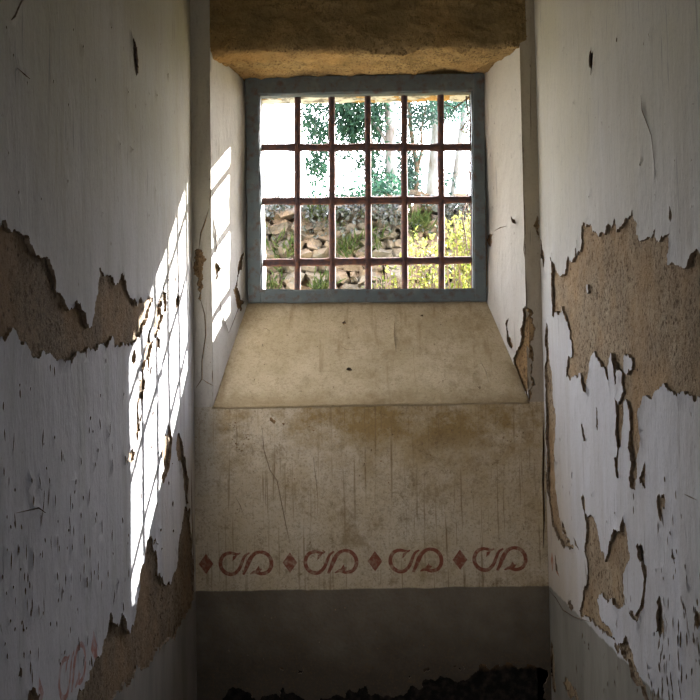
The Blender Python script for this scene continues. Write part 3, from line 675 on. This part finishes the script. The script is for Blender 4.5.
def leaf(mb, p, d, up, L, W):
    """one folded leaf: four points around a midrib"""
    s = d.cross(up).normalized(); n_ = s.cross(d)
    mb.add([p, p+d*L*.45+s*W*.5+n_*W*.15, p+d*L-n_*L*.12, p+d*L*.45-s*W*.5+n_*W*.15, p+d*L*.5], [[0, 1, 4], [1, 2, 4], [2, 3, 4], [3, 0, 4]])
def rdir(r, zbias=0.):
    while True:
        v = V((r.uniform(-1, 1), r.uniform(-1, 1), r.uniform(-1, 1)))
        if .1 < v.length < 1: v.normalize(); v.z += zbias; return v.normalized()
def crown(mb, blobs, L, W, droop, r, dens=1.):
    for (c_, rx, ry_, rz_, n_) in blobs:
        subs = [V(c_)+V((r.gauss(0, rx*.5), r.gauss(0, ry_*.5), r.gauss(0, rz_*.5))) for _ in range(max(3, n_//22))]
        for _ in range(int(n_*1.9)):
            s = r.choice(subs); p = s+V((r.gauss(0, .07), r.gauss(0, .07), r.gauss(0, .09)))
            d = rdir(r, droop); leaf(mb, p, d, rdir(r), L*r.uniform(.7, 1.3), W*r.uniform(.7, 1.2))
M_bark = mat_simple('pale smooth bark', [(.28, .30, .34), (.2, .21, .24), (.12, .10, .09)], 5, .8, .3, .01, sc=(1, 1, .3), th=(.45, .65))
M_twig = mat_simple('brown twig', [(.10, .07, .05), (.16, .11, .08)], 20)
M_l1 = mat_leaf('gum leaves', (.012, .045, .035), (.03, .085, .05), .3)
M_l2 = mat_leaf('blue green leaves', (.02, .05, .048), (.05, .10, .08), .3)
M_l3 = mat_leaf('yellow shrub leaves', (.12, .165, .025), (.26, .25, .07), .5)
M_l4 = mat_leaf('weed leaves', (.035, .075, .022), (.10, .13, .05), .35)
M_l5 = mat_leaf('ivy leaves', (.03, .045, .03), (.12, .135, .16), .2)
M_l6 = mat_leaf('creeper leaves', (.07, .06, .05), (.10, .12, .06), .3)
def W(x, y, Y): return atY(x, y, Y)
def tree(name, label, base, pts, rads, blobs, lm, L, Wd, droop, seed, cat='tree', group=None, bark=None, limbs=()):
    r = random.Random(seed); o = empty(name, base); tag(o, label, cat, group)
    mb = MB(); mb.tube(pts, rads, 10, wob=.15)
    mb.build('trunk', bark or M_bark, o, loc=base)
    for lp, lr in limbs:
        mb = MB(); mb.tube(lp, lr, 6); mb.build('branch', bark or M_bark, o, loc=base)
    mb = MB(); crown(mb, blobs, L, Wd, droop, r); mb.build('foliage', lm, o, smooth=False, loc=base)
    return o
def bl_(x, y, Y, rx, ry_, n_): s = Y/1000; return (W(x, y, Y), rx*s, rx*s*1.2, ry_*s, n_)
# hanging gum tree, trunk behind the middle bars
Y1 = 12.
t = W(392, 150, Y1); base = V((t.x+.05, Y1, ZG))
tree('gum_tree', 'tall pale-trunked tree with dark hanging foliage, leftmost of the trees beyond the wall', base,
     [base, W(391, 200, Y1), W(391, 150, Y1), W(389, 95, Y1), W(386, 30, Y1), W(380, -60, Y1)], [.10, .075, .065, .06, .05, .03],
     [bl_(314, 122, Y1, 12, 20, 230), bl_(322, 138, Y1, 12, 12, 150), bl_(317, 165, Y1, 10, 16, 210), bl_(349, 112, Y1, 16, 24, 620), bl_(356, 128, Y1, 12, 16, 300), bl_(376, 112, Y1, 12, 22, 380), bl_(374, 168, Y1, 10, 24, 220), bl_(384, 185, Y1, 16, 10, 220), bl_(357, 158, Y1, 8, 8, 30), bl_(385, 75, Y1, 80, 14, 450), bl_(340, 60, Y1, 60, 22, 450), bl_(395, -20, Y1, 90, 50, 900)],
     M_l1, .085, .028, -.7, 21, limbs=[([W(389, 95, Y1), W(365, 70, Y1), W(335, 85, Y1), W(316, 110, Y1), W(316, 170, Y1)], [.04, .03, .02, .012, .005]), ([W(391, 150, Y1), W(380, 130, Y1), W(355, 105, Y1), W(345, 95, Y1)], [.03, .022, .015, .008])])
Y2 = 12.8; t = W(416, 200, Y2); base = V((t.x, Y2, ZG))
tree('gum_tree', 'slender forked dark-stemmed tree with loose foliage beyond the wall, between the two pale-trunked ones', base,
     [base, W(416, 200, Y2), W(417, 170, Y2), W(411, 130, Y2), W(408, 90, Y2), W(405, 20, Y2)], [.05, .035, .03, .028, .025, .02],
     [bl_(424, 108, Y2, 14, 16, 320), bl_(410, 145, Y2, 8, 26, 200), bl_(411, 180, Y2, 9, 18, 260), bl_(400, 160, Y2, 6, 20, 110), bl_(425, 50, Y2, 50, 25, 500)],
     M_l2, .08, .03, -.5, 22, bark=M_twig, limbs=[([W(417, 170, Y2), W(422, 150, Y2), W(421, 130, Y2), W(428, 95, Y2)], [.025, .018, .014, .01])])
Y3 = 13.5; t = W(430, 200, Y3); base = V((t.x, Y3, ZG))
tree('gum_tree', 'thick pale leaning tree trunk with sparse leaves seen behind the second bar from the right', base,
     [base, W(430, 205, Y3), W(433, 170, Y3), W(436, 130, Y3), W(432, 90, Y3), W(425, 20, Y3)], [.10, .075, .07, .06, .05, .04],
     [bl_(450, 108, Y3, 13, 10, 230), bl_(436, 60, Y3, 40, 20, 300)], M_l2, .08, .03, -.5, 23)
Y4 = 14.; t = W(452, 204, Y4); base = V((t.x, Y4, ZG))
tree('gum_tree', 'thin pale tree leaning right, rightmost of the trees beyond the wall', base,
     [base, W(452, 205, Y4), W(458, 160, Y4), W(464, 110, Y4), W(470, 40, Y4)], [.08, .055, .05, .04, .03],
     [bl_(462, 112, Y4, 8, 16, 110), bl_(450, 175, Y4, 12, 16, 70), bl_(470, 60, Y4, 40, 20, 300)], M_l2, .08, .03, -.5, 24)
# low scrub behind the wall crest
for i, (x, y, n_, lab) in enumerate([(352, 197, 190, 'low green shrub poking above the wall crest left of the centre bar'), (318, 201, 60, 'tiny tuft of scrub on the skyline above the wall at left'), (388, 190, 260, 'dense green shrub behind the wall crest right of the centre bar')]):
    Yb = 9.6; bs = V((W(x, y, Yb).x, Yb, ZG)); o = empty('scrub_shrub', bs); tag(o, lab, 'shrub', 'shrubs behind the stone wall')
    r = random.Random(40+i); mb = MB()
    for q in range(5): mb.tube([bs+V((r.uniform(-.05, .05), 0, 0)), V((W(x+r.uniform(-8, 8), y, Yb).x, Yb, W(x, y, Yb).z-.05))], [.012, .004], 5)
    mb.build('stem', M_twig, o, loc=bs); mb = MB(); crown(mb, [bl_(x, y+4, Yb, 11, 6, n_), ((bs.x, Yb, 2.4), .15, .15, .35, n_//2)], .06, .03, .2, r); mb.build('foliage', M_l1, o, smooth=False, loc=bs)
# bright yellow-green shrub before the wall
def shrub(x0, x1, ytop, Yb, n_, seed, lab, stems=12):
    r = random.Random(seed); cx = W((x0+x1)/2, 250, Yb).x; bs = V((cx, Yb, ZG)); o = empty('yellow_shrub', bs); tag(o, lab, 'shrub', 'yellow shrubs outside the window')
    mb = MB(); lf = MB()
    for s in range(stems):
        xt = r.uniform(x0, x1); tp = W(xt, ytop(xt)+r.uniform(0, 16), Yb+r.uniform(-.2, .2)); st = bs+V((r.uniform(-.12, .12), r.uniform(-.1, .1), 0))
        mid = st.lerp(tp, .5)+V((r.uniform(-.08, .08), 0, .05)); pts = [st, mid, tp]; mb.tube(pts, [.008, .006, .003], 5)
        for _ in range(n_//stems):
            t_ = r.uniform(.12, 1)**.8; p = (st.lerp(mid, t_*2) if t_ < .5 else mid.lerp(tp, t_*2-1))+V((r.gauss(0, .06), r.gauss(0, .08), r.gauss(0, .035)))
            leaf(lf, p, rdir(r, .5), rdir(r), r.uniform(.03, .055), r.uniform(.014, .024))
    mb.build('stem', M_twig, o, loc=bs); lf.build('foliage', M_l3, o, smooth=False, loc=bs)
shrub(438, 500, lambda x: 222-(x-440)*.35 if x < 470 else 212, 6.9, 3200, 61, 'dense bright yellow-green shrub at the right end of the window', 30)
shrub(403, 440, lambda x: 238-abs(x-425)*.3, 7.3, 1300, 62, 'paler yellow shrub left of the denser one, fourth gap of bars', 20)
shrub(372, 402, lambda x: 268, 7.6, 420, 63, 'low sparse yellow shrub low in the window, right of the centre bar', 12)
# wall plants: individual weeds
def weed(x, y, n_, h, seed, lab, m=M_l4, wide=.5):
    r = random.Random(seed); p = W(x, y, WY-.16); o = empty('wall_weed', p); tag(o, lab, 'plant', 'weeds rooted in the stone wall')
    mb = MB()
    for _ in range(n_):
        d = V((r.gauss(0, wide), r.uniform(-.7, -.1), r.uniform(.3, 1.2))).normalized(); leaf(mb, p+V((r.gauss(0, .05), r.uniform(-.02, .03), r.gauss(0, .04))), d, rdir(r), h*r.uniform(.5, 1.1), .018)
    mb.build('blades', m, o, smooth=False, loc=p)
weed(347, 252, 60, .17, 71, 'green grassy weed on the wall just left of the centre bar')
weed(283, 254, 45, .17, 72, 'green weed on the stone wall behind the leftmost gap')
weed(322, 288, 70, .13, 73, 'dark leafy weed low on the stone wall in the second gap')
weed(375, 243, 35, .13, 74, 'small weed on the stone wall touching the right of the centre bar')
weed(270, 286, 45, .10, 75, 'weed at the lower left corner of the window view')
weed(420, 228, 90, .16, 76, 'large dark weed high on the wall above the paler yellow shrub')
weed(316, 214, 60, .14, 77, 'weed under the middle crossbar between first and second uprights')
# grey ivy mat along the crest
r = random.Random(90); mb = MB()
for _ in range(5200):
    x = r.uniform(-2.6, 3.0); zc_ = zt_-abs(r.gauss(0, .13))-.0; 
    if noise.noise(V((x*4, zc_*5, 3))) < -.12: continue
    leaf(mb, V((x, WY-.20+r.uniform(-.05, .04), zc_+.04)), rdir(r, -.2), rdir(r), r.uniform(.03, .05), r.uniform(.02, .04))
tag(mb.build('wall_ivy', M_l5, smooth=False), 'grey-green creeping leaf mat along the top of the stone wall', 'ivy', kind='stuff')
mb = MB()
for _ in range(420):
    x = r.uniform(-2.6, 3.0); zc_ = r.uniform(ZG, zt_-.1)
    if noise.noise(V((x*3, zc_*4, 8))) < .02: continue
    p = V((x, WY-.15, zc_))
    for _ in range(9): leaf(mb, p+V((r.gauss(0, .02), r.uniform(-.02, .02), r.gauss(0, .02))), V((r.gauss(0, .6), r.uniform(-.6, 0), r.uniform(.1, 1))).normalized(), rdir(r), r.uniform(.03, .09), .012)
tag(mb.build('wall_grass', M_l4, smooth=False), 'thin green grass sprouting in the joints of the stone wall', 'grass', kind='stuff')
# dry creeper hugging the right side of the opening, twig on the left
def creeper(name, lab, paths, nl, seed, Y):
    r = random.Random(seed); bs = W(*paths[0][0], Y); o = empty(name, bs); tag(o, lab, 'creeper')
    mb = MB(); lf = MB()
    for p in paths:
        q = [W(x, y, Y+.01*math.sin(i)) for i, (x, y) in enumerate(p)]; mb.tube(q, [.004]*(len(q)-1)+[.002], 5)
        for i in range(len(q)-1):
            for _ in range(int(nl*(q[i+1]-q[i]).length*12)):
                leaf(lf, q[i].lerp(q[i+1], r.random())+V((r.gauss(0, .010), r.gauss(0, .02), r.gauss(0, .01))), rdir(r, -.2), rdir(r), .018, .010)
    mb.build('stem', M_twig, o, loc=bs)
    if nl: lf.build('foliage', M_l6, o, smooth=False, loc=bs)
creeper('dry_creeper', 'dry dark creeper hanging at the right side of the window opening',
        [[(466, 96), (469, 120), (464, 145), (470, 175), (467, 200), (469, 230)], [(469, 97), (455, 108), (445, 104)], [(468, 120), (461, 130), (457, 128)], [(467, 200), (462, 215), (466, 240), (468, 258)]], 6, 95, DB+.12)
creeper('bare_twig', 'thin bare curling twig at the left side of the window opening', [[(261, 150), (264, 160), (265, 175), (262, 190), (261, 200)]], 0, 96, DB+.08)

# ------------------------------------------------------------------ light
w = bpy.data.worlds.new('sky'); bpy.context.scene.world = w; w.use_nodes = True; nt = w.node_tree; nt.nodes.clear()
bg = nt.nodes.new('ShaderNodeBackground'); ow = nt.nodes.new('ShaderNodeOutputWorld'); sk = nt.nodes.new('ShaderNodeTexSky')
sk.sky_type = 'PREETHAM'; sd = V((1.306, 1.70, 1.215)).normalized(); sk.sun_direction = sd; sk.turbidity = 6
mx = nt.nodes.new('ShaderNodeMix'); mx.data_type = 'RGBA'; mx.inputs[0].default_value = .12; mx.inputs[6].default_value = (.86, .91, 1., 1)
nt.links.new(sk.outputs[0], mx.inputs[7]); nt.links.new(mx.outputs[2], bg.inputs[0]); nt.links.new(bg.outputs[0], ow.inputs[0])
tc = nt.nodes.new('ShaderNodeTexCoord'); dp = nt.nodes.new('ShaderNodeVectorMath'); dp.operation = 'DOT_PRODUCT'; dp.inputs[1].default_value = sd
mr = nt.nodes.new('ShaderNodeMapRange'); mr.inputs[1].default_value = -.3; mr.inputs[2].default_value = 1; mr.inputs[3].default_value = 2.2; mr.inputs[4].default_value = 19
nt.links.new(tc.outputs['Generated'], dp.inputs[0]); nt.links.new(dp.outputs['Value'], mr.inputs[0]); nt.links.new(mr.outputs[0], bg.inputs[1])
sl = bpy.data.lights.new('sun', 'SUN'); sl.energy = 62; sl.angle = math.radians(.53); sl.color = (1., .97, .92)
so = bpy.data.objects.new('sun', sl); C.objects.link(so); so.rotation_euler = sd.to_track_quat('Z', 'Y').to_euler(); so.location = (5, 12, 8)
def portal(name, loc, rot, sx, sy):
    a = bpy.data.lights.new(name, 'AREA'); a.shape = 'RECTANGLE'; a.size = sx; a.size_y = sy; a.cycles.is_portal = True
    o = bpy.data.objects.new(name, a); C.objects.link(o); o.location = loc; o.rotation_euler = rot
# building front outside: keeps the low sky off the garden side
b = MB()
b.box(-9, XL-.34, DO-.35, DO, 0, 6.5); b.box(XR+.34, 9, DO-.35, DO, 0, 6.5); b.box(XL-.34, XR+.34, DO-.35, DO, TOP+.25, 6.5)
struct(b.build('wall_outside', M_ext, smooth=False))
portal('window_daylight', ((xBL+xBR)/2, DO+.01, (zSB+zLB)/2), (-math.pi/2, 0, 0), 1.9, 1.3)
portal('doorway_daylight', (0, BACK-.31, 1.1), (math.pi/2, 0, 0), 1.0, 2.2)

sc = bpy.context.scene
sc.view_settings.view_transform = 'Standard'; sc.view_settings.look = 'None'; sc.view_settings.gamma = 1; sc.view_settings.use_curve_mapping = False
sc.view_settings.exposure = .1
sc.cycles.use_denoising = True; sc.cycles.max_bounces = 10; sc.cycles.diffuse_bounces = 8
sc.cycles.sample_clamp_indirect = 8; sc.cycles.use_light_tree = True
